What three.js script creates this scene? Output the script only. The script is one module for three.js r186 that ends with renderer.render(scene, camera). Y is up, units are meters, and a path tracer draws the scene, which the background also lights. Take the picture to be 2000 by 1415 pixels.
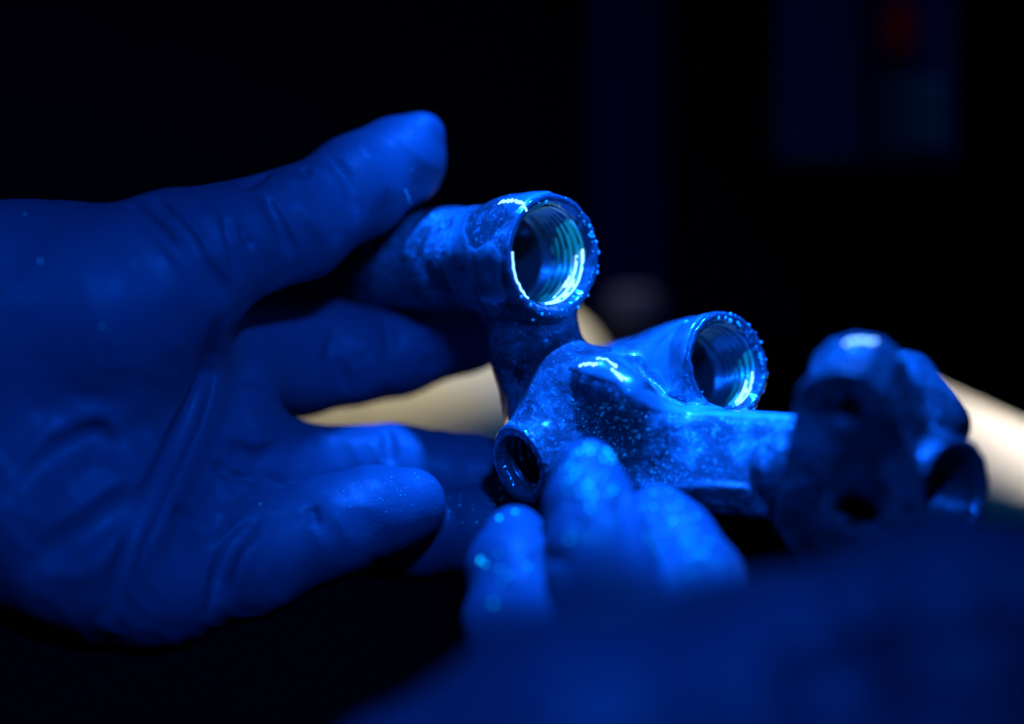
import * as THREE from 'three';
import { mergeGeometries } from 'three/addons/utils/BufferGeometryUtils.js';
import { RoundedBoxGeometry } from 'three/addons/geometries/RoundedBoxGeometry.js';

// ------------------------------------------------------------------ camera, lights, exposure
// The scene is modelled in units of 0.1 mm (U) round the manifold's upper port, camera 0.6 m in front of it.
const U = 1e-4, DIST = 6000;
const scene = new THREE.Scene();
scene.background = new THREE.Color(0, 0, 0);
const camera = new THREE.PerspectiveCamera(13.45, 1024 / 724, 0.02, 20);
camera.position.set(0, 0, DIST * U);
camera.lookAt(0, 0, 0);
camera.focus = 0.6;
camera.userData.fStop = 2.7;
scene.add(camera);

function spot(color, intensity, pos, target, angle, penumbra, radius) {
  const l = new THREE.SpotLight(new THREE.Color().setRGB(...color), intensity, 0, angle, penumbra, 2);
  l.position.set(...pos); l.target.position.set(...target); l.castShadow = true; l.shadow.radius = radius / 0.02;
  scene.add(l, l.target);
  return l;
}
// ultraviolet inspection lamp above, a little to the right and in front; then an added weak fill light to the right in front
spot([0.005, 0.112, 1], 4.0, [0.034, 0.322, 0.074], [0.040, 0.012, -0.010], 0.265, 0.95, 0.014);
spot([0.002, 0.108, 1], 0.86, [0.075, 0.235, 0.45], [-0.10, 0.00, -0.02], 0.50, 0.9, 0.02);
// ordinary lamp over the bench behind, shining down on the beige things only
spot([1, 0.98, 1.75], 1.75, [0.016, 0.48, -0.086], [-0.010, -0.010, -0.128], 0.105, 0.35, 0.03);
spot([1, 1.0, 2.4], 3.4, [0.13, 0.45, -0.02], [0.125, -0.022, -0.115], 0.085, 0.7, 0.02);

// ------------------------------------------------------------------ small helpers
let seed = 12345;
const rnd = () => { seed = (seed * 1664525 + 1013904223) >>> 0; return seed / 4294967296; };
const clamp = (x, a, b) => (x < a ? a : x > b ? b : x);
const sst = (a, b, x) => { const t = clamp((x - a) / (b - a), 0, 1); return t * t * (3 - 2 * t); };
const w = (px, py, z) => { const s = (DIST - z) / DIST; return [(px - 1000) * s, (707.5 - py) * s, z]; };
const norm3 = (a) => { const l = Math.hypot(...a); return [a[0] / l, a[1] / l, a[2] / l]; };
const HT = new Float32Array(65536); for (let i = 0; i < 65536; i++) HT[i] = rnd() * 2 - 1;
const hash = (x, y, z) => HT[((x * 73856093) ^ (y * 19349663) ^ (z * 83492791)) & 65535];
function vnoise(x, y, z) {
  const i = Math.floor(x), j = Math.floor(y), k = Math.floor(z);
  let a = x - i, b = y - j, c = z - k;
  a = a * a * (3 - 2 * a); b = b * b * (3 - 2 * b); c = c * c * (3 - 2 * c);
  const L = (p, q, t) => p + (q - p) * t;
  return L(L(L(hash(i, j, k), hash(i + 1, j, k), a), L(hash(i, j + 1, k), hash(i + 1, j + 1, k), a), b),
    L(L(hash(i, j, k + 1), hash(i + 1, j, k + 1), a), L(hash(i, j + 1, k + 1), hash(i + 1, j + 1, k + 1), a), b), c);
}
const fbm = (x, y, z, n) => { let s = 0, a = 0.5; for (let i = 0; i < n; i++) { s += a * vnoise(x, y, z); x = x * 2.03 + 7.1; y = y * 2.03 + 3.3; z = z * 2.03 + 1.7; a *= 0.5; } return s; };
const smin = (a, b, k) => { const h = Math.max(k - Math.abs(a - b), 0) / k; return Math.min(a, b) - h * h * k * 0.25; };
const smax = (a, b, k) => -smin(-a, -b, k);

// distance to a tapered capsule between two joints
function cone(A, B, ra, rb) {
  const bx = B[0] - A[0], by = B[1] - A[1], bz = B[2] - A[2], bb = bx * bx + by * by + bz * bz || 1;
  return (x, y, z) => {
    const px = x - A[0], py = y - A[1], pz = z - A[2];
    const h = clamp((px * bx + py * by + pz * bz) / bb, 0, 1);
    return Math.hypot(px - bx * h, py - by * h, pz - bz * h) - (ra + (rb - ra) * h);
  };
}
// chain of joints [px, py, z, r] (r as seen), as one limb
function limb(joints, k = 20) {
  const J = joints.map(([px, py, z, r]) => ({ p: w(px, py, z), r: r * (DIST - z) / DIST }));
  const cs = []; for (let i = 0; i + 1 < J.length; i++) cs.push(cone(J[i].p, J[i + 1].p, J[i].r, J[i + 1].r));
  return (x, y, z) => { let d = cs[0](x, y, z); for (let i = 1; i < cs.length; i++) d = smin(d, cs[i](x, y, z), k); return d; };
}
const frame = (a, up = [0, 1, 0]) => {
  const A = norm3(a), d = up[0] * A[0] + up[1] * A[1] + up[2] * A[2];
  const e2 = norm3([up[0] - d * A[0], up[1] - d * A[1], up[2] - d * A[2]]);
  const e1 = [e2[1] * A[2] - e2[2] * A[1], e2[2] * A[0] - e2[0] * A[2], e2[0] * A[1] - e2[1] * A[0]];
  return { A, e1, e2 };
};
// tube round an axis: rad(s) is its radius at s along the axis (s = 0 at the mouth, negative inwards)
function tube(O, a, len, rad, round = 6) {
  const A = norm3(a);
  return (x, y, z) => {
    const px = x - O[0], py = y - O[1], pz = z - O[2];
    const s = px * A[0] + py * A[1] + pz * A[2];
    const rho = Math.sqrt(Math.max(0, px * px + py * py + pz * pz - s * s));
    const dr = rho - rad(clamp(s, -len, 0)) + round, ds = Math.max(s, -len - s) + round;
    return Math.min(Math.max(dr, ds), 0) + Math.hypot(Math.max(dr, 0), Math.max(ds, 0)) - round;
  };
}
function box(O, e1, e2, e3, hx, hy, hz, r) {
  return (x, y, z) => {
    const px = x - O[0], py = y - O[1], pz = z - O[2];
    const a = Math.abs(px * e1[0] + py * e1[1] + pz * e1[2]) - hx + r, b = Math.abs(px * e2[0] + py * e2[1] + pz * e2[2]) - hy + r, c = Math.abs(px * e3[0] + py * e3[1] + pz * e3[2]) - hz + r;
    return Math.min(Math.max(a, b, c), 0) + Math.hypot(Math.max(a, 0), Math.max(b, 0), Math.max(c, 0)) - r;
  };
}
function poly2(P) { // signed distance to a polygon
  const n = P.length;
  return (x, y) => {
    let d = 1e18, s = 1;
    for (let i = 0, j = n - 1; i < n; j = i++) {
      const ex = P[j][0] - P[i][0], ey = P[j][1] - P[i][1], wx = x - P[i][0], wy = y - P[i][1];
      const t = clamp((wx * ex + wy * ey) / (ex * ex + ey * ey), 0, 1), bx = wx - ex * t, by = wy - ey * t;
      d = Math.min(d, bx * bx + by * by);
      const c1 = y >= P[i][1], c2 = y < P[j][1], c3 = ex * wy > ey * wx;
      if ((c1 && c2 && c3) || (!c1 && !c2 && !c3)) s = -s;
    }
    return s * Math.sqrt(d);
  };
}
// a point of a surface, found by walking along a sight line; used to lay folds and drops on a surface that is already there
function onSurf(f, px, py, z0 = 900) {
  const a = w(px, py, z0), b = w(px, py, z0 - 1), dx = b[0] - a[0], dy = b[1] - a[1];
  let z = z0, t = 0;
  for (let i = 0; i < 400; i++) {
    const p = [a[0] + dx * t, a[1] + dy * t, z0 - t];
    const d = f(p[0], p[1], p[2]);
    if (d < 0.4) return p;
    t += Math.max(0.3, d * 0.7);
    if (t > 3000) return null;
  }
  return null;
}
function grad(f, p, e = 1.5) {
  return norm3([f(p[0] + e, p[1], p[2]) - f(p[0] - e, p[1], p[2]), f(p[0], p[1] + e, p[2]) - f(p[0], p[1] - e, p[2]), f(p[0], p[1], p[2] + e) - f(p[0], p[1], p[2] - e)]);
}
// surface nets over a block-sparse grid -> indexed geometry in U
function nets(f, lo, hi, h, margin = 25) {
  const B = 8, nb = [0, 1, 2].map((i) => Math.ceil((hi[i] - lo[i]) / h / B)), n = nb.map((b) => b * B + 1);
  const N = n[0] * n[1] * n[2], V = new Float32Array(N).fill(NaN), I = new Int32Array(N).fill(-1);
  const sx = 1, sy = n[0], sz = n[0] * n[1], half = B * h / 2, reach = half * 1.75 * 1.25 + margin, blocks = [];
  for (let bk = 0; bk < nb[2]; bk++) for (let bj = 0; bj < nb[1]; bj++) for (let bi = 0; bi < nb[0]; bi++) {
    if (Math.abs(f(lo[0] + bi * B * h + half, lo[1] + bj * B * h + half, lo[2] + bk * B * h + half)) > reach) continue;
    blocks.push([bi * B, bj * B, bk * B]);
    for (let k = 0; k <= B; k++) for (let j = 0; j <= B; j++) for (let i = 0; i <= B; i++) {
      const gi = bi * B + i, gj = bj * B + j, gk = bk * B + k, id = gi + gj * sy + gk * sz;
      if (V[id] !== V[id]) V[id] = f(lo[0] + gi * h, lo[1] + gj * h, lo[2] + gk * h);
    }
  }
  const pos = [], idx = [], C = [0, sx, sy, sx + sy, sz, sz + sx, sz + sy, sz + sx + sy];
  const E = [[0, 1], [2, 3], [4, 5], [6, 7], [0, 2], [1, 3], [4, 6], [5, 7], [0, 4], [1, 5], [2, 6], [3, 7]];
  const cells = [];
  for (const [bi, bj, bk] of blocks) for (let k = bk; k < bk + B; k++) for (let j = bj; j < bj + B; j++) for (let i = bi; i < bi + B; i++) {
    const id = i + j * sy + k * sz; let m = 0;
    for (let c = 0; c < 8; c++) if (V[id + C[c]] < 0) m |= 1 << c;
    if (m === 0 || m === 255) continue;
    let X = 0, Y = 0, Z = 0, q = 0;
    for (const [a, b] of E) {
      const va = V[id + C[a]], vb = V[id + C[b]];
      if ((va < 0) === (vb < 0)) continue;
      const t = va / (va - vb), ax = a & 1, ay = (a >> 1) & 1, az = a >> 2, cx = b & 1, cy = (b >> 1) & 1, cz = b >> 2;
      X += ax + (cx - ax) * t; Y += ay + (cy - ay) * t; Z += az + (cz - az) * t; q++;
    }
    I[id] = pos.length / 3;
    pos.push(lo[0] + (i + X / q) * h, lo[1] + (j + Y / q) * h, lo[2] + (k + Z / q) * h);
    cells.push(id);
  }
  const quad = (a, b, c, d, flip) => { if (a < 0 || b < 0 || c < 0 || d < 0) return; if (flip) idx.push(a, c, b, a, d, c); else idx.push(a, b, c, a, c, d); };
  for (const id of cells) {
    const v = V[id] < 0;
    if (v !== (V[id + sx] < 0)) quad(I[id], I[id - sy], I[id - sy - sz], I[id - sz], v ? 0 : 1);
    if (v !== (V[id + sy] < 0)) quad(I[id], I[id - sz], I[id - sx - sz], I[id - sx], v ? 0 : 1);
    if (v !== (V[id + sz] < 0)) quad(I[id], I[id - sx], I[id - sx - sy], I[id - sy], v ? 0 : 1);
  }
  const g = new THREE.BufferGeometry();
  g.setAttribute('position', new THREE.Float32BufferAttribute(pos, 3));
  g.setIndex(idx); g.computeVertexNormals();
  // orientation: normals must point outwards
  const p = g.attributes.position, nn = g.attributes.normal; let vote = 0;
  for (let i = 0; i < p.count; i += Math.max(1, p.count >> 7)) {
    const e = 3; vote += f(p.getX(i) + nn.getX(i) * e, p.getY(i) + nn.getY(i) * e, p.getZ(i) + nn.getZ(i) * e) > 0 ? 1 : -1;
  }
  if (vote < 0) { for (let i = 0; i < idx.length; i += 3) { const t = idx[i]; idx[i] = idx[i + 1]; idx[i + 1] = t; } g.setIndex(idx); g.computeVertexNormals(); }
  return g;
}
// box-projected uv (texture size in U), split by a test, vertex colours; -> geometries in metres
function finish(g, size, colorOf, classOf) {
  const P = g.attributes.position, Nn = g.attributes.normal, ix = g.index.array, cls = [];
  const k = classOf ? new Uint8Array(P.count) : null;
  if (k) for (let i = 0; i < P.count; i++) k[i] = classOf(P.getX(i), P.getY(i), P.getZ(i)) ? 1 : 0;
  const out = [0, 1].map(() => ({ p: [], n: [], u: [], c: [], i: [], m: new Map() }));
  for (let t = 0; t < ix.length; t += 3) {
    const a = ix[t], b = ix[t + 1], c = ix[t + 2];
    const nx = Math.abs(Nn.getX(a) + Nn.getX(b) + Nn.getX(c)), ny = Math.abs(Nn.getY(a) + Nn.getY(b) + Nn.getY(c)), nz = Math.abs(Nn.getZ(a) + Nn.getZ(b) + Nn.getZ(c));
    const ax = nx > ny && nx > nz ? 0 : ny > nz ? 1 : 2, o = out[k && k[a] + k[b] + k[c] > 1 ? 1 : 0];
    for (const v of [a, b, c]) {
      const key = v * 3 + ax; let q = o.m.get(key);
      if (q === undefined) {
        q = o.p.length / 3; o.m.set(key, q);
        const x = P.getX(v), y = P.getY(v), z = P.getZ(v);
        o.p.push(x * U, y * U, z * U); o.n.push(Nn.getX(v), Nn.getY(v), Nn.getZ(v));
        const uv = ax === 0 ? [z, y] : ax === 1 ? [x, z] : [x, y];
        o.u.push(uv[0] / size + ax * 0.37, uv[1] / size + ax * 0.61);
        if (colorOf) { const cc = colorOf(x, y, z); o.c.push(cc[0], cc[1], cc[2]); }
      }
      o.i.push(q);
    }
  }
  return out.map((o) => {
    const r = new THREE.BufferGeometry();
    r.setAttribute('position', new THREE.Float32BufferAttribute(o.p, 3)); r.setAttribute('normal', new THREE.Float32BufferAttribute(o.n, 3));
    r.setAttribute('uv', new THREE.Float32BufferAttribute(o.u, 2)); if (colorOf) r.setAttribute('color', new THREE.Float32BufferAttribute(o.c, 3));
    r.setIndex(o.i); return r;
  });
}
function part(name, geo, mat, parent) { const m = new THREE.Mesh(geo, mat); m.name = name; m.castShadow = m.receiveShadow = true; parent.add(m); return m; }
function thing(name, label, category) { const o = new THREE.Group(); o.name = name; o.userData = { label, category }; scene.add(o); return o; }

// ------------------------------------------------------------------ textures (tileable noise)
function tileNoise(n, cells, octaves, gain = 0.5) {
  const out = new Float32Array(n * n); let amp = 1, tot = 0;
  for (let o = 0; o < octaves; o++) {
    const c = cells << o, g = new Float32Array(c * c); for (let i = 0; i < c * c; i++) g[i] = rnd();
    for (let y = 0; y < n; y++) for (let x = 0; x < n; x++) {
      const u = x * c / n, v = y * c / n, i = u | 0, j = v | 0; let a = u - i, b = v - j; a = a * a * (3 - 2 * a); b = b * b * (3 - 2 * b);
      const i1 = (i + 1) % c, j1 = (j + 1) % c;
      out[y * n + x] += amp * ((g[j * c + i] * (1 - a) + g[j * c + i1] * a) * (1 - b) + (g[j1 * c + i] * (1 - a) + g[j1 * c + i1] * a) * b);
    }
    tot += amp; amp *= gain;
  }
  for (let i = 0; i < n * n; i++) out[i] /= tot;
  return out;
}
function tex(n, fn, srgb = false) {
  const d = new Uint8Array(n * n * 4);
  for (let i = 0; i < n * n; i++) { const c = fn(i); for (let k = 0; k < 3; k++) d[i * 4 + k] = clamp(Math.round((c.length ? c[k] : c) * 255), 0, 255); d[i * 4 + 3] = 255; }
  const t = new THREE.DataTexture(d, n, n); t.wrapS = t.wrapT = THREE.RepeatWrapping; t.magFilter = THREE.LinearFilter; t.minFilter = THREE.LinearMipmapLinearFilter; t.generateMipmaps = true;
  if (srgb) t.colorSpace = THREE.SRGBColorSpace; t.needsUpdate = true; return t;
}
const TN = 1024;
const nA = tileNoise(TN, 8, 6, 0.62), nB = tileNoise(TN, 96, 3, 0.6), nC = tileNoise(TN, 24, 5, 0.6), nD = tileNoise(TN, 180, 2, 0.7);
// cast surface: dark oxide with pale dried powder in clouds and specks
const castShade = (i) => { const cloud = sst(0.44, 0.62, nA[i] * 0.7 + nC[i] * 0.3), speck = sst(0.60, 0.72, nB[i] * 0.75 + nA[i] * 0.25); return Math.sqrt(clamp(0.11 + 0.30 * cloud * (0.4 + nD[i] * 0.9) + 0.5 * speck, 0, 1)); };
const sq = (v) => v * v;
const castMap = tex(TN, (i) => sq(castShade(i)));
const filmMap = tex(TN, (i) => clamp(0.7 + 0.5 * (nA[i] - 0.5) + 0.25 * (nC[i] - 0.5), 0, 1));
const castRough = tex(TN, (i) => { const r = 0.42 + 0.5 * sst(0.35, 0.6, nC[i]); return [r, r, r]; });
const castBump = tex(TN, (i) => nB[i] * 0.5 + nC[i] * 0.3 + nD[i] * 0.2);
const gloveBump = tex(TN, (i) => nC[i] * 0.6 + nD[i] * 0.4);
const gloveMap = tex(TN, (i) => 0.80 + 0.2 * nA[i]);
const gloveRough = tex(TN, (i) => { const r = 0.45 + 0.35 * nC[i]; return [r, r, r]; });
const filmBump = tex(TN, (i) => nA[i] * 0.6 + nC[i] * 0.4);

const lin = (r, g, b) => new THREE.Color().setRGB(r, g, b);
const M = {
  cast: new THREE.MeshPhysicalMaterial({ name: 'cast_metal', color: lin(0.26, 0.78, 0.86), map: castMap, vertexColors: true, roughness: 1, roughnessMap: castRough, metalness: 0.0, bumpMap: castBump, bumpScale: 0.00016, clearcoat: 0.5, clearcoatRoughness: 0.25 }),
  film: new THREE.MeshPhysicalMaterial({ name: 'wet_film', color: lin(0.12, 0.50, 0.54), map: filmMap, vertexColors: true, roughness: 0.35, bumpMap: filmBump, bumpScale: 0.00025, clearcoat: 1, clearcoatRoughness: 0.05 }),
  thread: new THREE.MeshPhysicalMaterial({ name: 'cut_thread', color: lin(0.10, 0.20, 0.21), roughness: 0.3, metalness: 0.6, clearcoat: 1, clearcoatRoughness: 0.07 }),
  glove: new THREE.MeshPhysicalMaterial({ name: 'nitrile', color: lin(0.008, 0.112, 0.158), map: gloveMap, vertexColors: true, roughness: 1, roughnessMap: gloveRough, bumpMap: gloveBump, bumpScale: 0.00014, clearcoat: 0.1, clearcoatRoughness: 0.35 }),
  lip: new THREE.MeshPhysicalMaterial({ name: 'wet_lip', color: lin(0.05, 0.15, 0.17), roughness: 0.25, metalness: 0.3, clearcoat: 1, clearcoatRoughness: 0.06 }),
  pool: new THREE.MeshPhysicalMaterial({ name: 'fluorescent_pool', color: lin(0.25, 0.62, 0.6), roughness: 0.25, clearcoat: 1, clearcoatRoughness: 0.05, metalness: 0.5, emissive: lin(0.0, 0.13, 0.16) }),
  glow: new THREE.MeshPhysicalMaterial({ name: 'fluid_glint_paint', color: lin(0.3, 0.6, 0.6), roughness: 0.1, clearcoat: 1, emissive: lin(0.62, 1.35, 1.5) }),  // standing fluid, and highlights painted in by emission
  nearDrop: new THREE.MeshPhysicalMaterial({ name: 'near_fluid', color: lin(0.1, 0.5, 0.5), roughness: 0.12, clearcoat: 1, clearcoatRoughness: 0.05, emissive: lin(0.0, 1.2, 2.8) }),  // emission stands in for the drops' blurred lamp glints
  gloveDrop: new THREE.MeshPhysicalMaterial({ name: 'glove_fluid', color: lin(0.1, 0.5, 0.5), roughness: 0.12, clearcoat: 1, clearcoatRoughness: 0.05, emissive: lin(0.0, 0.10, 0.45) }),
  drop: new THREE.MeshPhysicalMaterial({ name: 'fluorescent_glint_fluid', color: lin(0.2, 0.6, 0.6), roughness: 0.1, clearcoat: 1, clearcoatRoughness: 0.03, emissive: lin(0.0, 0.13, 0.55) }),  // drops of fluid, emission also carries their lamp glints
};

// ------------------------------------------------------------------ background
function bgMat(name, r, g, b, rough = 0.8) { return new THREE.MeshStandardMaterial({ name, color: lin(r, g, b), roughness: rough }); }
{
  const wall = part('wall', new THREE.BoxGeometry(1.6, 1.2, 0.03), bgMat('dark_wall', 0.001, 0.001, 0.0012, 0.98), scene);
  wall.position.set(0, 0, -0.55); wall.userData.kind = 'structure';

  // beige rounded roll lying behind the left fingers
  const beige = new THREE.MeshStandardMaterial({ name: 'beige_plastic', color: lin(0.55, 0.47, 0.14), roughness: 0.85, bumpMap: gloveBump, bumpScale: 0.0002 });
  const roll = thing('padded_roll', 'blurred beige padded roll lying behind the left fingers and the casting', 'roll');
  const A = w(560, 942, -1200), B = w(1108, 782, -1200), R = 190 * 7200 / 6000, TILT = Math.atan2(B[1] - A[1], B[0] - A[0]);
  const prof = []; const L = Math.hypot(B[0] - A[0], B[1] - A[1]);
  for (let i = 0; i <= 12; i++) { const t = i / 12 * Math.PI / 2; prof.push(new THREE.Vector2(R * Math.sin(t) * U, (-L / 2 - 60 * Math.cos(t)) * U)); }
  for (let i = 0; i <= 14; i++) { const t = i / 14 * Math.PI / 2; prof.push(new THREE.Vector2(R * Math.cos(t) * U, (L / 2 + 128 * Math.sin(t)) * U)); }
  const rg = new THREE.LatheGeometry(prof, 64); rg.rotateZ(-Math.PI / 2);
  part('cover', rg, beige, roll);
  roll.position.set((A[0] + B[0]) / 2 * U, (A[1] + B[1]) / 2 * U, A[2] * U); roll.rotation.z = TILT;
  const seamG = new THREE.TorusGeometry(R * 1.004 * U, 3 * U, 8, 80); seamG.rotateY(Math.PI / 2); seamG.translate((-L * 0.18) * U, 0, 0);
  part('seam', seamG, beige, roll);

  const bar = thing('padded_bar', 'blurred beige bar slanting down behind the flange end of the casting', 'bar');
  const C = w(1715, 842, -1100), D = w(2250, 1085, -1100);
  const ln = Math.hypot(D[0] - C[0], D[1] - C[1]);
  const bg = new THREE.CapsuleGeometry(150 * U, ln * U, 16, 48); bg.rotateZ(Math.PI / 2 + Math.atan2(D[1] - C[1], D[0] - C[0]));
  part('cover', bg, beige, bar);
  bar.position.set((C[0] + D[0]) / 2 * U, (C[1] + D[1]) / 2 * U, C[2] * U);
  const cl = new THREE.TorusGeometry(150.5 * U, 4 * U, 8, 60); cl.rotateY(Math.PI / 2); cl.rotateZ(Math.atan2(D[1] - C[1], D[0] - C[0])); cl.translate(200 * U, 200 * U * (D[1] - C[1]) / (D[0] - C[0]), 0);
  part('seam', cl, beige, bar);

  // dim grey valve knob between the ports
  const knob = thing('valve_knob', 'dim grey rounded knob far behind the gap between two upper ports', 'knob');
  const kp = []; for (const [r, y] of [[0, 60], [40, 58], [56, 48], [62, 30], [62, -30], [54, -46], [30, -52], [26, -120], [0, -122]]) kp.push(new THREE.Vector2(r * U, y * U));
  part('grip', new THREE.LatheGeometry(kp, 40), bgMat('grey_knob', 0.010, 0.011, 0.010, 0.95), knob);
  const kring = new THREE.TorusGeometry(62 * U, 5 * U, 8, 48); kring.rotateX(Math.PI / 2); part('rim', kring, bgMat('grey_rim', 0.018, 0.02, 0.02, 0.95), knob);
  const kc = w(1238, 612, -1400); knob.position.set(kc[0] * U, kc[1] * U, kc[2] * U);

  // dim upright post and wall cabinet
  const navy = new THREE.MeshPhysicalMaterial({ name: 'navy_enamel', color: lin(0.0003, 0.0015, 0.009), roughness: 1, specularIntensity: 0 });
  const post = thing('steel_post', 'dim dark blue upright post rising behind the casting', 'post');
  const pc = w(1225, 250, -1500), pg = new RoundedBoxGeometry(0.0200, 0.13, 0.012, 3, 0.002);
  part('column', pg, new THREE.MeshPhysicalMaterial({ name: 'post_enamel', color: lin(0.0002, 0.0008, 0.009), roughness: 1, specularIntensity: 0 }), post); post.position.set(pc[0] * U, pc[1] * U, pc[2] * U);
  const fl = new RoundedBoxGeometry(0.022, 0.006, 0.016, 2, 0.001); fl.translate(0, -0.066, 0); part('foot', fl, bgMat('post_enamel_foot', 0.004, 0.004, 0.006, 0.95), post);
  const cab = thing('wall_cabinet', 'dim dark blue cabinet with a faint red light at upper right', 'cabinet');
  const cc = w(1672, 120, -1200); cab.position.set(cc[0] * U, cc[1] * U, cc[2] * U);
  part('body', new RoundedBoxGeometry(0.0425, 0.0520, 0.03, 3, 0.002), navy, cab);
  const dg = new RoundedBoxGeometry(0.0185, 0.046, 0.003, 2, 0.001); dg.translate(-0.0105, -0.001, 0.0155); part('door', dg, new THREE.MeshPhysicalMaterial({ name: 'door_enamel', color: lin(0.0003, 0.022, 0.024), roughness: 1, specularIntensity: 0 }), cab);
  const d2 = new RoundedBoxGeometry(0.0165, 0.016, 0.003, 2, 0.001); d2.translate(0.0105, -0.014, 0.0155); part('drawer', d2, new THREE.MeshPhysicalMaterial({ name: 'drawer_enamel', color: lin(0.0003, 0.009, 0.013), roughness: 1, specularIntensity: 0 }), cab);
  const ig = new THREE.SphereGeometry(0.0042, 24, 16); ig.scale(1, 1.5, 0.5); ig.translate(0.0082, 0.0062, 0.0155);
  part('indicator_light', ig, new THREE.MeshPhysicalMaterial({ name: 'dim_red_lens', color: lin(0.005, 0, 0), specularIntensity: 0, roughness: 1, emissive: lin(0.0055, 0.0, 0.0012) }), cab);
}

// ------------------------------------------------------------------ the manifold
const aA = norm3([0.66, 0.0, 0.75]), MA = w(1080, 500, 0);
const aB = norm3([0.62, 0.13, 0.77]), MB = w(1421, 714, -30);
const aC = norm3([-0.74, -0.28, 0.61]), MC = w(1014, 909, 40);
const radA = (s) => 106 + 19 * sst(-200, -100, s) + 2 * vnoise(s * 0.03, 1, 2);
const radB = (s) => 86 + 24 * sst(-330, -40, s) - 5 * Math.exp(-(((s + 52) / 11) ** 2));
const armE = frame([0.93, -0.04, 0.36]);
const colN = { tA: tube(MA, aA, 760, radA, 14), tB: tube(MB, aB, 420, radB, 12), tC: tube(MC, aC, 240, (s) => 82 - 10 * sst(-60, -160, s), 10) };
const column = limb([[1035, 560, -130, 82], [1045, 680, -128, 86], [1092, 830, -90, 106]], 30);
const hump = limb([[1150, 835, -55, 104], [1235, 872, -28, 96]], 30);
const ridge = limb([[1090, 770, -60, 40], [1120, 744, -10, 44], [1170, 746, 40, 46], [1225, 776, 62, 44], [1275, 826, 66, 38]], 24);
const body = box(w(1175, 880, -60), [0.98, 0, 0.2], [0, 1, 0], [-0.2, 0, 0.98], 130, 120, 85, 45);
const armC = w(1420, 905, 70);
const webB = limb([[1180, 740, -70, 62], [1330, 740, -110, 80]], 30);
function arm(x, y, z) {
  const px = x - armC[0], py = y - armC[1], pz = z - armC[2], { A } = armE;
  const s = px * A[0] + py * A[1] + pz * A[2], e3 = [-A[2], 0, A[0]], q = px * e3[0] + pz * e3[2], yy = py - s * A[1] * 0.0;
  const top = 98 - s * 0.02, bot = -98 - s * 0.13, mid = (top + bot) / 2, hh = (top - bot) / 2, r = 26;
  const a = Math.abs(s) - 205 + r, b = Math.abs(yy - mid) - hh + r, c = Math.abs(q) - 62 + (q > 0 ? 0.22 * Math.max(yy, -45) + 0.38 * Math.max(0, -45 - yy) : 0) + r;
  return Math.min(Math.max(a, b, c), 0) + Math.hypot(Math.max(a, 0), Math.max(b, 0), Math.max(c, 0)) - r;
}
const bossP = poly2([[1352, 950], [1372, 943], [1452, 948], [1466, 962], [1462, 982], [1440, 992], [1365, 985], [1350, 970]].map(([x, y]) => w(x, y, 130).slice(0, 2)));
const hole = (O, a, r, len) => { const A = norm3(a); return (x, y, z) => { const px = x - O[0], py = y - O[1], pz = z - O[2], s = px * A[0] + py * A[1] + pz * A[2]; return Math.max(Math.sqrt(Math.max(0, px * px + py * py + pz * pz - s * s)) - r, -len - s); }; };
const cuts = [hole(MA, aA, 105, 122), hole(MA, aA, 86, 262), hole(MB, aB, 93, 114), hole(MB, aB, 76, 256), hole(MC, aC, 63, 94), hole(MC, aC, 48, 232)];
// wet patches: outlines in the plane of the focus, laid over the front of the casting
const patches = [
  [[884, 413], [918, 410], [908, 455], [912, 480], [930, 490], [950, 478], [966, 480], [978, 505], [982, 545], [990, 590], [975, 622], [925, 632], [885, 575], [862, 525], [868, 480], [882, 445]],
  [[975, 385], [1045, 370], [1075, 372], [1050, 395], [1020, 430], [1000, 425], [985, 400]],
  [[1110, 720], [1150, 690], [1200, 690], [1240, 720], [1258, 760], [1300, 785], [1440, 792], [1550, 800], [1550, 822], [1400, 812], [1290, 805], [1235, 790], [1200, 750], [1150, 735]],
  [[990, 755], [1008, 748], [1020, 765], [1014, 800], [1000, 830], [985, 838], [992, 800]],
  [[1190, 665], [1260, 640], [1330, 625], [1380, 612], [1350, 650], [1330, 720], [1335, 775], [1300, 770], [1250, 700], [1200, 690]],
].map((P) => poly2(P.map(([x, y]) => w(x, y, 0).slice(0, 2))));
function wet(x, y, z) {
  if (z < -260) return 0;
  let d = 1e9; for (const p of patches) d = Math.min(d, p(x, y));
  d += 9 * fbm(x * 0.025, y * 0.025, z * 0.025, 2);
  return sst(6, -6, d);
}
function castBase(x, y, z) {
  let d = colN.tA(x, y, z);
  d = smin(d, column(x, y, z), 55);
  let e = smin(body(x, y, z), hump(x, y, z), 60);
  e = smin(e, ridge(x, y, z), 52);
  e = smin(e, arm(x, y, z), 50);
  e = smin(e, smin(colN.tB(x, y, z), webB(x, y, z), 50), 38);
  e = smin(e, colN.tC(x, y, z), 34);
  d = smin(d, e, 60);
  if (d < 60 && z > 60) { const bp = bossP(x, y); if (bp < 20) d -= 6 * sst(8, -6, bp); }
  for (const c of cuts) d = smax(d, -c(x, y, z), 4);
  return d;
}
function castSdf(x, y, z) {
  const d = castBase(x, y, z);
  if (Math.abs(d) > 30) return d;
  const wt = wet(x, y, z);
  return d - 3.4 * wt - (1 - wt * 0.8) * (0.45 * fbm(x * 0.11, y * 0.11, z * 0.11, 2) * 2 + 0.0) - 3.2 * fbm(x * 0.02, y * 0.02, z * 0.02, 2) + 0.4;
}
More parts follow.
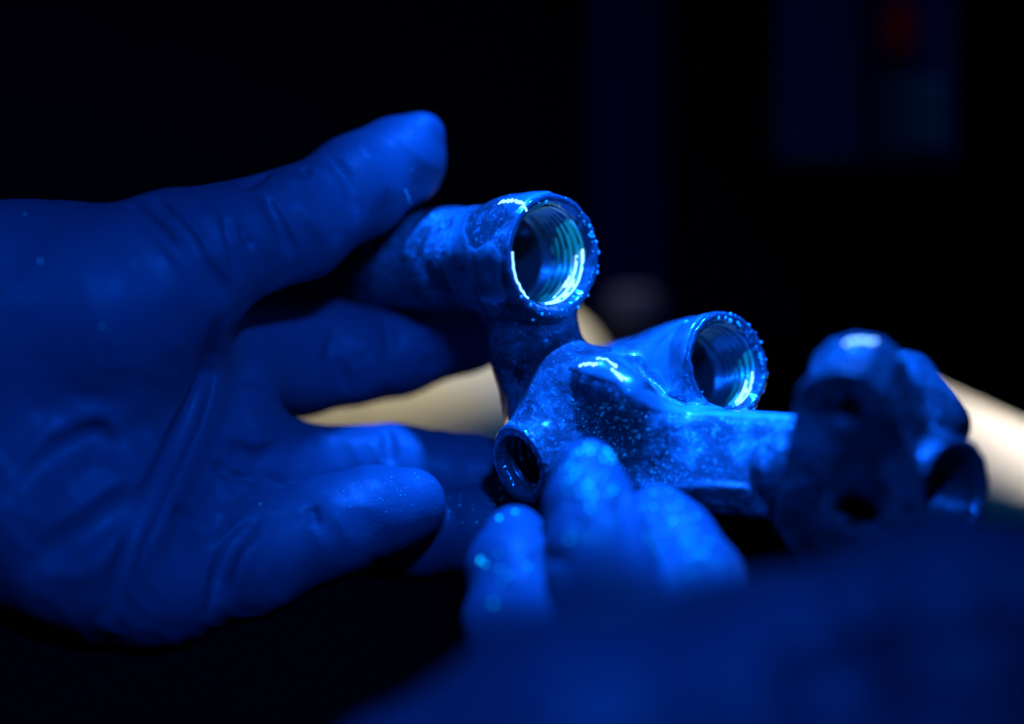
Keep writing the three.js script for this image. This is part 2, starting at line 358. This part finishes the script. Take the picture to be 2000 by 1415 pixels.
const castColor = (x, y, z) => {
  const n = fbm(x * 0.012 + 5, y * 0.012, z * 0.012, 3), m = fbm(x * 0.06, y * 0.06, z * 0.06, 3);
  const dust = sst(190, 20, Math.hypot((x - 430) * 0.8, y + 150)) * 0.9 + sst(120, 20, Math.hypot((x + 190) * 0.6, y - 250)) * 0.5;
  const v = clamp(0.52 + 0.5 * n + 0.25 * m + dust, 0.15, 1.6);
  return [v, v, v];
};
const manifold = thing('metal_manifold', 'wet cast metal manifold with threaded ports held between two gloved hands', 'machine part');
{
  const g = nets(castSdf, [-460, -420, -620], [600, 345, 300], 3.3, 20);
  const [dry, film] = finish(g, 620, castColor, (x, y, z) => wet(x, y, z) > 0.5);
  part('casting', dry, M.cast, manifold);
  part('penetrant_film', film, M.film, manifold);
}
// a cut thread inside a port: chamfer, then a helix
function threadGeo(O, a, r, rOut, pitch, amp, len, cham, what, arc = null, tail = 120) {
  const { A, e1, e2 } = frame(a), NS = 144, prof = [];
  if (what === 'lip') { // rounded outer edge, flat face, countersink
    prof.push([-4, rOut + 0.5, 0], [0.5, rOut - 0.5, 0], [2.5, rOut - 3, 0], [2.8, (rOut + r + cham) / 2, 0], [2.2, r + cham + 1.5, 0], [0.5, r + cham - 0.5, 0], [-cham * 0.5, r + cham * 0.5, 0], [-cham, r + 1.5, 0], [-cham - 2, r + 0.6, 0], [-cham - 5, r + 1.5, 0]);
  } else {
    const steps = Math.round((len - cham) / (pitch / 8));
    for (let i = 0; i <= steps; i++) prof.push([-cham - 1 - i * (len - cham) / steps, r, Math.min(1, i / 6)]);
    if (!arc) { prof.push([-len - 4, r * 0.88, 0]); for (let i = 0; i <= 12; i++) prof.push([-len - 8 - i * tail / 12, r * 0.84, 0]); prof.push([-len - 10 - tail, r * 0.4, 0], [-len - 14 - tail, 0.5, 0]); }
  }
  const pos = [], idx = [], keep = [];
  for (const [s, rr, th] of prof) for (let j = 0; j <= NS; j++) {
    const jj = j % NS, t = jj / NS * Math.PI * 2; let ph = s / pitch + jj / NS; ph -= Math.floor(ph);
    const tri = 1 - Math.abs(ph * 2 - 1), prf = sst(0.12, 0.88, tri), ct = Math.cos(t), st = Math.sin(t);
    let q = rr + th * amp * (prf * 2 - 1) + 0.7 * vnoise(ct * 6 + 3, st * 6, s * 0.08);
    if (what === 'lip') q += 2.2 * vnoise(ct * 14, st * 14, s * 0.2 + 5);
    if (arc) {
      q -= arc[4] ? 2.2 : 1.2;
      const tt = t > Math.PI ? t - 2 * Math.PI : t, mid = (arc[0] + arc[1]) / 2, hw = (arc[1] - arc[0]) / 2, u = Math.abs(tt - mid) / hw, ss = (-s - arc[2]) / (arc[3] - arc[2]);
      keep.push(u < 1 && ss > 0 && ss < Math.sqrt(Math.max(0, 1 - u * u)) + 0.1 * vnoise(jj * 0.25, s * 0.05, 7) && (arc[4] || prf < 1.15 - ss * 1.1) && (!arc[4] || prf < arc[4] + 0.5 * vnoise(jj * 0.3, s * 0.09, 2)));
    }
    const sn = s + (what === 'lip' ? 1.3 * vnoise(ct * 9 + 8, st * 9, rr * 0.06) : 0), c = ct * q, d = st * q;
    pos.push(O[0] + e1[0] * c + e2[0] * d + A[0] * sn, O[1] + e1[1] * c + e2[1] * d + A[1] * sn, O[2] + e1[2] * c + e2[2] * d + A[2] * sn);
  }
  for (let i = 0; i + 1 < prof.length; i++) for (let j = 0; j < NS; j++) { const q = i * (NS + 1) + j; if (arc && !(keep[q] && keep[q + 1] && keep[q + NS + 1] && keep[q + NS + 2])) continue; idx.push(q, q + 1, q + NS + 1, q + 1, q + NS + 2, q + NS + 1); }
  const g = new THREE.BufferGeometry(); g.setAttribute('position', new THREE.Float32BufferAttribute(pos.map((v) => v * U), 3)); g.setIndex(idx); g.computeVertexNormals(); return g;
}
function port(O, a, r, rOut, pitch, amp, len, cham, label, arc) {
  const t = part('threaded_bore', threadGeo(O, a, r, rOut, pitch, amp, len, cham, 'thread'), M.thread, manifold);
  if (label) t.userData.label = label;
  part('bore_lip', threadGeo(O, a, r, rOut, pitch, amp, len, cham, 'lip'), M.lip, manifold);
  for (const [k, v] of (arc || []).entries()) part('fluid_and_painted_glint', threadGeo(O, a, r, rOut, pitch, amp, len, cham, 'thread', v), k ? M.glow : M.pool, t);   // fluid left standing in the thread; its white core also paints in lamp glint
}
port(MA, aA, 97, 121, 17, 4.4, 118, 10, 'upper bore, brightest, wet thread with fluid and a painted white glint', [[-1.6, 0.9, 12, 112, 0], [-1.62, 0.2, 11, 52, 0.72]]);
port(MB, aB, 85, 105, 16, 4.2, 110, 9, null, [[-1.3, 0.4, 11, 80, 0], [-1.25, -0.1, 10, 40, 0.66]]);
port(MC, aC, 52, 78, 22, 3.0, 90, 8, 'small dark bore facing down to the left');

// self-lit beads that paint lamp highlights as streaks along the wet edges
function streak(pts, r, parent, mat = M.glow, f = castSdf) {
  const geos = [];
  for (let i = 0; i + 1 < pts.length; i++) {
    const n = Math.max(1, Math.round(Math.hypot(pts[i + 1][0] - pts[i][0], pts[i + 1][1] - pts[i][1]) / (r * 1.1)));
    for (let k = 0; k < n; k++) {
      const p = onSurf(f, pts[i][0] + (pts[i + 1][0] - pts[i][0]) * k / n + (rnd() - 0.5) * r, pts[i][1] + (pts[i + 1][1] - pts[i][1]) * k / n + (rnd() - 0.5) * r, 700);
      if (!p) continue;
      const g = new THREE.SphereGeometry(r * (0.6 + 0.7 * rnd()) * U, 10, 8), nn = grad(f, p);
      g.scale(1, 1, 0.4); g.applyQuaternion(new THREE.Quaternion().setFromUnitVectors(new THREE.Vector3(0, 0, 1), new THREE.Vector3(...nn)));
      g.translate(p[0] * U, p[1] * U, p[2] * U); geos.push(g);
    }
  }
  if (geos.length) part('fluid_and_painted_glint', mergeGeometries(geos), mat, parent);
}
streak([[974, 398], [990, 392], [1006, 392], [1020, 398], [1027, 410], [1031, 418]], 4, manifold);
streak([[1132, 714], [1150, 710], [1168, 713]], 3, manifold);
streak([[1168, 700], [1185, 702], [1200, 712], [1206, 718]], 3, manifold);
streak([[1196, 722], [1212, 738], [1214, 744]], 3, manifold);
{ // self-lit bead painting a bright reflection along the left of the upper lip
  const { A, e1, e2 } = frame(aA), P = [];
  for (let i = 0; i <= 24; i++) { const t = Math.PI - 0.05 + i / 24 * 0.95, q = 108 + 1.5 * vnoise(i * 0.5, 2, 3); P.push(new THREE.Vector3(...[0, 1, 2].map((k) => (MA[k] + e1[k] * Math.cos(t) * q + e2[k] * Math.sin(t) * q + A[k] * 1.5) * U))); }
  part('fluid_and_painted_glint', new THREE.TubeGeometry(new THREE.CatmullRomCurve3(P), 60, 2.6 * U, 8), M.glow, manifold);
}

// flange block at the near end, turned away from the lamp
const nF = norm3([-0.30, -0.46, 0.83]), fF = frame(nF), OF = w(1660, 880, 400);
const toPlane = (px, py) => { // where a sight line meets the plane of the flange face
  const a = w(px, py, 0), c = [0, 0, DIST], d = [a[0] - c[0], a[1] - c[1], a[2] - c[2]];
  const t = ((OF[0] - c[0]) * nF[0] + (OF[1] - c[1]) * nF[1] + (OF[2] - c[2]) * nF[2]) / (d[0] * nF[0] + d[1] * nF[1] + d[2] * nF[2]);
  const p = [c[0] + d[0] * t - OF[0], c[1] + d[1] * t - OF[1], c[2] + d[2] * t - OF[2]];
  return [p[0] * fF.e1[0] + p[1] * fF.e1[1] + p[2] * fF.e1[2], p[0] * fF.e2[0] + p[1] * fF.e2[1] + p[2] * fF.e2[2]];
};
const from2 = ([u, v], s = 0) => [0, 1, 2].map((i) => OF[i] + fF.e1[i] * u + fF.e2[i] * v + nF[i] * s);
const faceP = poly2([[1550, 800], [1556, 765], [1585, 738], [1635, 722], [1690, 733], [1732, 765], [1758, 830], [1785, 900], [1812, 1000], [1815, 1090], [1565, 1110], [1512, 1030], [1515, 970], [1536, 870]].map(([x, y]) => toPlane(x, y)));
const h1 = from2(toPlane(1650, 802)), h2 = from2(toPlane(1672, 1005));
const fh1 = hole(h1, nF, 36, 230), fh2 = hole(h2, nF, 40, 200);
const aE = norm3([0.66, -0.12, 0.74]), ME = w(1862, 962, 330);
const bossE = tube(ME, aE, 330, (s) => 104 + 3 * sst(-40, -80, s), 10), cutE = hole(ME, aE, 84, 262);
const shoulder = limb([[1770, 745, 170, 62], [1830, 830, 200, 66]], 30);
const lug = limb([[1668, 776, 225, 92], [1742, 764, 190, 76]], 30);
const armLink = limb([[1540, 915, 150, 78], [1640, 930, 210, 80]], 20);
function flangeSdf(x, y, z) {
  const px = x - OF[0], py = y - OF[1], pz = z - OF[2];
  const u = px * fF.e1[0] + py * fF.e1[1] + pz * fF.e1[2], v = px * fF.e2[0] + py * fF.e2[1] + pz * fF.e2[2], s = px * nF[0] + py * nF[1] + pz * nF[2];
  const r = 6, a = faceP(u, v) + r + 9 * sst(-22, -50, s) - 10 * sst(-60, -130, s), b = Math.max(s, -155 - s) + r;
  let d = Math.min(Math.max(a, b), 0) + Math.hypot(Math.max(a, 0), Math.max(b, 0)) - r;
  d = smin(d, lug(x, y, z), 26);
  d = smin(d, armLink(x, y, z), 20);
  let e = smin(bossE(x, y, z), shoulder(x, y, z), 20);
  d = smin(d, e, 16);
  d = smax(d, -fh1(x, y, z), 5); d = smax(d, -fh2(x, y, z), 5); d = smax(d, -cutE(x, y, z), 4);
  if (Math.abs(d) < 20) d -= 2.5 * fbm(x * 0.05, y * 0.05, z * 0.05, 3);
  return d;
}
{
  const g = nets(flangeSdf, [440, -440, 30], [960, 140, 520], 5, 15);
  const [dry, film] = finish(g, 620, (x, y, z) => castColor(x, y, z).map((v) => v * 0.6), (x, y, z) => (y + 0.3 * x > 190 + 20 * vnoise(x * 0.03, y * 0.03, z * 0.03)));  // same casting colour made darker, shade put into the flange's vertex colours
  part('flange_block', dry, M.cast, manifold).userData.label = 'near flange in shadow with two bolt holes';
  part('penetrant_film', film, M.film, manifold);
  streak([[1655, 668], [1668, 664], [1682, 663], [1700, 665], [1712, 668]], 5, manifold, M.glow, flangeSdf);  // highlights on the flange top, painted as self-lit beads
  streak([[1758, 697], [1764, 699]], 5, manifold, M.drop, flangeSdf);
  port(ME, aE, 76, 100, 20, 4.5, 120, 10, null);
}

// ------------------------------------------------------------------ hands
const PAL = [1, 1, 1];
function layFolds(base, list, z0) {
  const out = [];
  for (const [depth, width, pts] of list.flatMap((f) => (f[0] >= 10 && f[0] < 60 ? [f, [f[0] * 0.4, Math.max(11, f[1] * 0.3), f[2]]] : [f]))) {
    const P = [];
    for (let i = 0; i + 1 < pts.length; i++) {
      const [a, b] = [pts[i], pts[i + 1]], n = Math.max(1, Math.round(Math.hypot(b[0] - a[0], b[1] - a[1]) / 30));
      for (let k = 0; k < n; k++) P.push([a[0] + (b[0] - a[0]) * k / n, a[1] + (b[1] - a[1]) * k / n]);
    }
    P.push(pts[pts.length - 1]);
    const Q = P.map(([x, y]) => onSurf(base, x, y, z0)).map((p) => p && [...p]);
    const n = Q.length;
    const segs = [];
    for (let i = 0; i + 1 < n; i++) if (Q[i] && Q[i + 1] && Math.hypot(Q[i][0] - Q[i + 1][0], Q[i][1] - Q[i + 1][1], Q[i][2] - Q[i + 1][2]) < 150) segs.push([Q[i], Q[i + 1], i / (n - 1), (i + 1) / (n - 1)]);
    if (!segs.length) continue;
    const lo = [1e9, 1e9, 1e9], hi = [-1e9, -1e9, -1e9];
    for (const s of segs) for (const p of [s[0], s[1]]) for (let k = 0; k < 3; k++) { lo[k] = Math.min(lo[k], p[k] - width); hi[k] = Math.max(hi[k], p[k] + width); }
    out.push({ depth: depth > 0 ? depth * 1.75 : depth * 0.8, width: depth > 0 ? width * 1.15 : width * 1.1, segs, lo, hi });
  }
  return out;
}
function foldAt(folds, x, y, z) {
  let s = 0;
  for (const f of folds) {
    if (x < f.lo[0] || y < f.lo[1] || z < f.lo[2] || x > f.hi[0] || y > f.hi[1] || z > f.hi[2]) continue;
    let best = 1e9, bt = 0, side = 1;
    for (const [a, b, ta, tb] of f.segs) {
      const bx = b[0] - a[0], by = b[1] - a[1], bz = b[2] - a[2], h = clamp(((x - a[0]) * bx + (y - a[1]) * by + (z - a[2]) * bz) / (bx * bx + by * by + bz * bz + 1e-6), 0, 1);
      const d = Math.hypot(x - a[0] - bx * h, y - a[1] - by * h, z - a[2] - bz * h);
      if (d < best) { best = d; bt = ta + (tb - ta) * h; side = (bx * (y - a[1] - by * h) - by * (x - a[0] - bx * h)) / (Math.hypot(bx, by, bz) * d + 1e-6); }
    }
    const wd = f.depth > 0 ? f.width * (0.79 - 0.21 * side) : f.width, q = 1 - best / wd; if (q <= 0) continue;
    const ends = Math.min(1, 4 * Math.min(bt, 1 - bt) + 0.15);
    s += f.depth * ends * (f.depth > 0 ? 1.5 * q * q : q * q * (1.6 - 0.6 * q));
  }
  return s;
}
// ---- left hand: thumb over the upper tube, fingers behind the casting, little finger in front
const L = {
  thumb: limb([[360, 500, 60, 128], [575, 438, -70, 106], [700, 362, -170, 98], [778, 312, -215, 86]], 30),
  tipflat: limb([[800, 292, -205, 66], [828, 256, -205, 30], [790, 330, -235, 66]], 20),
  thenar: limb([[-260, 640, 40, 235], [60, 622, 35, 215], [205, 605, 55, 200], [325, 556, 50, 150]], 60),
  heel: limb([[-320, 900, -40, 260], [60, 960, -20, 250], [180, 1045, 40, 218], [300, 1130, 50, 152]], 60),
  p1: limb([[60, 740, -60, 170], [330, 720, -140, 130], [450, 740, -180, 98]], 40),
  p2: limb([[60, 860, -60, 170], [340, 850, -90, 120], [455, 845, -120, 92]], 40),
  p3: limb([[80, 960, -40, 170], [330, 970, -50, 120], [420, 985, -60, 92]], 40),
  index: limb([[450, 718, -200, 108], [585, 706, -320, 106], [690, 695, -350, 96], [770, 686, -380, 88], [900, 645, -360, 82], [985, 612, -340, 74]], 24),
  middle: limb([[455, 850, -120, 92], [585, 920, -220, 90], [770, 918, -255, 88], [930, 935, -250, 82], [1010, 955, -240, 72]], 24),
  web: limb([[430, 900, -100, 80], [560, 955, -150, 76]], 20),
  fold: limb([[400, 655, -110, 66], [500, 650, -220, 56], [640, 648, -310, 46]], 20),
  ring: limb([[420, 985, -60, 92], [600, 1030, -190, 94], [800, 1040, -230, 92], [940, 1035, -180, 90], [1010, 1040, -160, 80]], 24),
  pinky: limb([[330, 1110, 20, 130], [480, 1092, 10, 118], [640, 1034, -20, 98], [730, 1000, -45, 86], [796, 988, -70, 76]], 30),
};
function leftBase(x, y, z) {
  let palm = smin(L.p1(x, y, z), L.p2(x, y, z), 60);
  palm = smin(palm, L.p3(x, y, z), 60);
  palm = smin(palm, L.heel(x, y, z), 90);
  let th = smin(smin(L.thumb(x, y, z), L.tipflat(x, y, z), 40), L.thenar(x, y, z), 70);
  let d = smin(palm, th, 120);
  d = smin(d, L.pinky(x, y, z), 26);
  const far = Math.min(smin(L.index(x, y, z), L.fold(x, y, z), 50), smin(L.middle(x, y, z), L.web(x, y, z), 40), L.ring(x, y, z));
  return smin(d, far, 26);
}
const leftFolds = layFolds(leftBase, [
  // thumb creases at its base joint
  [20, 26, [[520, 385], [545, 430], [572, 490]]], [16, 22, [[438, 425], [452, 480], [470, 535]]], [12, 18, [[470, 440], [492, 485]]], [22, 30, [[362, 455], [405, 520], [450, 575]]],
  [22, 30, [[262, 405], [320, 455], [375, 520], [425, 580]]], [-14, 34, [[400, 400], [430, 450], [450, 520]]], [-12, 30, [[490, 395], [515, 450], [530, 510]]], [-14, 36, [[320, 400], [360, 450], [410, 530]]],
  [14, 24, [[300, 390], [345, 430], [400, 490]]], [-12, 40, [[560, 330], [590, 400], [640, 470]]], [10, 26, [[590, 325], [600, 345]]], [12, 24, [[440, 350], [480, 362], [520, 340]]],
  [-10, 40, [[690, 270], [740, 330], [770, 390]]], [8, 30, [[640, 300], [680, 350], [700, 420]]], [-14, 22, [[470, 345], [515, 333], [545, 338]]],
  // palm: the deep fold from the thenar crease down and its neighbours
  [30, 40, [[425, 640], [400, 735], [372, 820], [305, 960], [262, 1060], [232, 1150], [218, 1195]]], [-24, 46, [[438, 700], [410, 790], [350, 930], [300, 1050], [270, 1120]]],
  [13, 70, [[20, 985], [75, 910], [130, 870], [185, 848], [225, 900]]], [-16, 50, [[30, 940], [90, 850], [180, 815], [260, 830]]], [36, 70, [[70, 1098], [150, 1045], [215, 1000], [285, 965]]], [-18, 50, [[100, 1130], [190, 1075], [270, 1020]]],
  [26, 38, [[412, 1180], [430, 1110], [455, 1060], [498, 1018]]], [-22, 40, [[430, 1240], [445, 1160], [470, 1085], [500, 1040]]], 
  [12, 26, [[420, 905], [450, 930], [490, 935]]], [-22, 44, [[420, 960], [470, 955], [505, 975]]], [-16, 50, [[430, 780], [490, 770], [545, 770]]], [7, 40, [[450, 870], [500, 890], [540, 870]]],
  [12, 40, [[330, 1000], [400, 1030], [460, 1010]]],
  // fingers
  [7, 24, [[610, 990], [620, 1030]]], [14, 24, [[755, 635], [765, 665], [758, 690]]], [-12, 34, [[720, 690], [735, 740], [770, 750]]], [12, 30, [[680, 760], [640, 700], [650, 650]]],
  [10, 26, [[760, 840], [765, 890], [764, 925]]], [14, 26, [[690, 905], [710, 925]]], [-8, 40, [[700, 655], [705, 700]]], [10, 30, [[835, 650], [850, 690], [840, 730]]],
], 700);
const leftSdf = (x, y, z) => {
  const d = leftBase(x, y, z);
  if (Math.abs(d) > 70) return d;
  return d + foldAt(leftFolds, x, y, z) * 0.9 - 10 * fbm(x * 0.007 + 3, y * 0.007, z * 0.007, 2) - 2.2 * (1 - Math.abs(vnoise(x * 0.02 + 0.012 * y, y * 0.016, z * 0.02)) * 2) * sst(-0.2, 0.4, vnoise(x * 0.006, y * 0.006 + 9, z * 0.006));
};
// ---- right hand: blurred back of the hand close to the camera, three fingertips up against the casting
const R = {
  f1: limb([[1006, 1046, 222, 60], [1006, 1110, 260, 88], [1012, 1230, 350, 100], [1040, 1390, 820, 120]], 30),
  f2: limb([[1152, 912, 250, 56], [1153, 985, 285, 84], [1174, 1090, 350, 106], [1230, 1340, 860, 130]], 30),
  f3: limb([[1284, 1004, 230, 60], [1312, 1062, 265, 86], [1350, 1145, 330, 100], [1420, 1350, 860, 130]], 30),
  back: limb([[820, 1595, 1000, 222], [1120, 1492, 1000, 275], [1500, 1440, 1000, 305], [1900, 1345, 1010, 315], [2350, 1380, 1040, 340]], 60),
  thumbside: limb([[1500, 1500, 820, 260], [2000, 1500, 850, 300]], 60),
};
function rightBase(x, y, z) {
  const fing = smin(smin(R.f1(x, y, z), R.f2(x, y, z), 14), R.f3(x, y, z), 14);
  return smin(fing, smin(R.back(x, y, z), R.thumbside(x, y, z), 60), 40);
}
const rightFolds = layFolds(rightBase, [
  [150, 150, [[1640, 1230], [1670, 1320], [1700, 1430]]], [-30, 80, [[1780, 1100], [1800, 1230], [1830, 1400]]], [50, 80, [[1870, 1120], [1860, 1230], [1880, 1400]]], [-30, 60, [[1640, 1130], [1660, 1260]]], [40, 70, [[1590, 1200], [1620, 1330], [1680, 1410]]],
  [50, 220, [[1915, 1170], [1945, 1290], [1985, 1440]]],
  [12, 24, [[1120, 1020], [1150, 1030], [1190, 1020]]], [12, 26, [[1060, 1080], [1110, 1100]]], [18, 26, [[1212, 950], [1228, 1040], [1245, 1130]]], [-16, 34, [[1232, 960], [1256, 1050], [1280, 1130]]], [10, 30, [[960, 1150], [1010, 1140]]], [10, 30, [[1290, 1110], [1350, 1080]]],
], 1500);
const rightSdf = (x, y, z) => {
  const d = rightBase(x, y, z);
  if (Math.abs(d) > 290) return d;
  return d + foldAt(rightFolds, x, y, z) - 7 * fbm(x * 0.011 + 8, y * 0.011, z * 0.011, 3);
};
const gloveColor = () => PAL;
function dropsOn(parent, sdf, spots, z0, name, mat) { // half-sunk little drops, their lamp glints put in as glow
  const g = new THREE.SphereGeometry(1, 10, 7), mats = [], m4 = new THREE.Matrix4(), q = new THREE.Quaternion(), zv = new THREE.Vector3(0, 0, 1);
  for (const [px, py, r] of spots) {
    const p = onSurf(sdf, px, py, z0); if (!p) continue;
    const n = grad(sdf, p); q.setFromUnitVectors(zv, new THREE.Vector3(...n));
    m4.compose(new THREE.Vector3((p[0]) * U, (p[1]) * U, (p[2]) * U), q, new THREE.Vector3(r * U, r * U * (0.8 + rnd() * 0.5), r * U * 0.5)); mats.push(m4.clone());
  }
  const im = new THREE.InstancedMesh(g, mat, mats.length); mats.forEach((m, i) => im.setMatrixAt(i, m));
  im.name = name; im.userData.kind = 'stuff'; im.castShadow = im.receiveShadow = true; parent.add(im); return im;
}
const inPoly = (P) => { const f = poly2(P); const xs = P.map((p) => p[0]), ys = P.map((p) => p[1]); return () => { for (;;) { const x = Math.min(...xs) + rnd() * (Math.max(...xs) - Math.min(...xs)), y = Math.min(...ys) + rnd() * (Math.max(...ys) - Math.min(...ys)); if (f(x, y) < 0) return [x, y]; } }; };
const scatter = (P, n, r0, r1) => { const s = inPoly(P), o = []; for (let i = 0; i < n; i++) o.push([...s(), r0 + (r1 - r0) * Math.pow(rnd(), 3)]); return o; };

const left = thing('gloved_hand', 'left hand in a loose creased blue glove gripping the upper tube with its thumb', 'hand');
{
  const g = nets(leftSdf, [-1330, -640, -560], [90, 520, 400], 4.8, 45);
  part('glove', finish(g, 800, gloveColor)[0], M.glove, left);
  dropsOn(left, leftSdf, [
    ...scatter([[650, 960], [760, 920], [840, 920], [865, 960], [770, 1010], [700, 1010], [640, 1000]], 90, 0.5, 1.9),
    ...scatter([[870, 960], [980, 950], [1000, 1000], [900, 1030], [865, 1020]], 40, 0.6, 2.6),
    ...scatter([[690, 330], [800, 240], [850, 250], [830, 360], [740, 420]], 22, 0.5, 2),
    [78, 510, 3], [48, 418, 2], [198, 638, 2], [260, 516, 1.5], [508, 985, 2.2],
    [792, 372, 3], [795, 379, 3], [798, 387, 3.4], [801, 395, 3],
  ], 700, 'glint_glow_droplets', M.gloveDrop);
}
const right = thing('gloved_hand', 'right hand in a blue glove, blurred close up, three wet fingertips raised against the casting', 'hand');
right.name = 'gloved_hand_001';
{
  const g = nets(rightSdf, [-360, -900, 80], [1250, -80, 1360], 7.5, 230);
  part('glove', finish(g, 800, gloveColor)[0], M.glove, right);
  dropsOn(right, rightSdf, [
    ...scatter([[1090, 930], [1120, 880], [1150, 862], [1190, 880], [1215, 930], [1200, 960], [1140, 990], [1095, 960]], 90, 1, 3.8),
    ...scatter([[1100, 960], [1200, 960], [1200, 1080], [1110, 1080]], 22, 1, 3),
    ...scatter([[1245, 960], [1290, 948], [1340, 975], [1390, 1050], [1420, 1110], [1300, 1130], [1260, 1040]], 90, 0.8, 3.2),
    ...scatter([[950, 1040], [1000, 1000], [1040, 1020], [1050, 1120], [940, 1150]], 16, 1, 3.5),
    [938, 1095, 4.5], [975, 1012, 4], [1006, 1000, 4], [963, 1180, 3.5], [1368, 1080, 4],
  ], 700, 'glint_glow_droplets', M.nearDrop);
}
// specks and beads of penetrant on the casting, lamp glints put in as emission
{
  const beads = [];
  for (const [O, a, r] of [[MA, aA, 111], [MB, aB, 97]]) {
    const { A, e1, e2 } = frame(a);
    for (let i = 0; i < 85; i++) { const t = -2.6 + rnd() * 4.6, rr = r + 1 + (rnd() - 0.5) * 17, s = 1.5; beads.push([[0, 1, 2].map((k) => O[k] + e1[k] * Math.cos(t) * rr + e2[k] * Math.sin(t) * rr + A[k] * s), A, 1.0 + 3.6 * Math.pow(rnd(), 3)]); }
  }
  for (const [px, py, r] of [...scatter([[1110, 780], [1230, 780], [1300, 850], [1330, 960], [1230, 940], [1150, 860], [1080, 830]], 420, 0.5, 1.9), ...scatter([[1300, 830], [1530, 820], [1510, 930], [1330, 930]], 90, 0.5, 1.7), ...scatter([[990, 820], [1040, 820], [1080, 880], [1060, 890]], 90, 0.5, 1.8), [1340, 629, 6], [1505, 752, 6], [1041, 625, 4], [844, 421, 5]]) {
    const p = onSurf(castSdf, px, py, 400); if (p) beads.push([p, grad(castSdf, p), r]);
  }
  const q = new THREE.Quaternion(), zv = new THREE.Vector3(0, 0, 1), m4 = new THREE.Matrix4();
  const im = new THREE.InstancedMesh(new THREE.SphereGeometry(1, 10, 7), M.drop, beads.length);
  beads.forEach(([p, n, r], i) => { q.setFromUnitVectors(zv, new THREE.Vector3(...n)); im.setMatrixAt(i, m4.compose(new THREE.Vector3(p[0] * U, p[1] * U, p[2] * U), q, new THREE.Vector3(r * U, r * U, r * U * 0.6))); });
  im.name = 'glint_glow_droplets'; im.userData.kind = 'stuff'; im.castShadow = im.receiveShadow = true; manifold.add(im);
}

const renderer = new THREE.WebGLRenderer({ antialias: true });
renderer.setSize(1024, 724);
renderer.toneMapping = THREE.LinearToneMapping;
renderer.toneMappingExposure = 1;
renderer.shadowMap.enabled = true;
renderer.render(scene, camera);
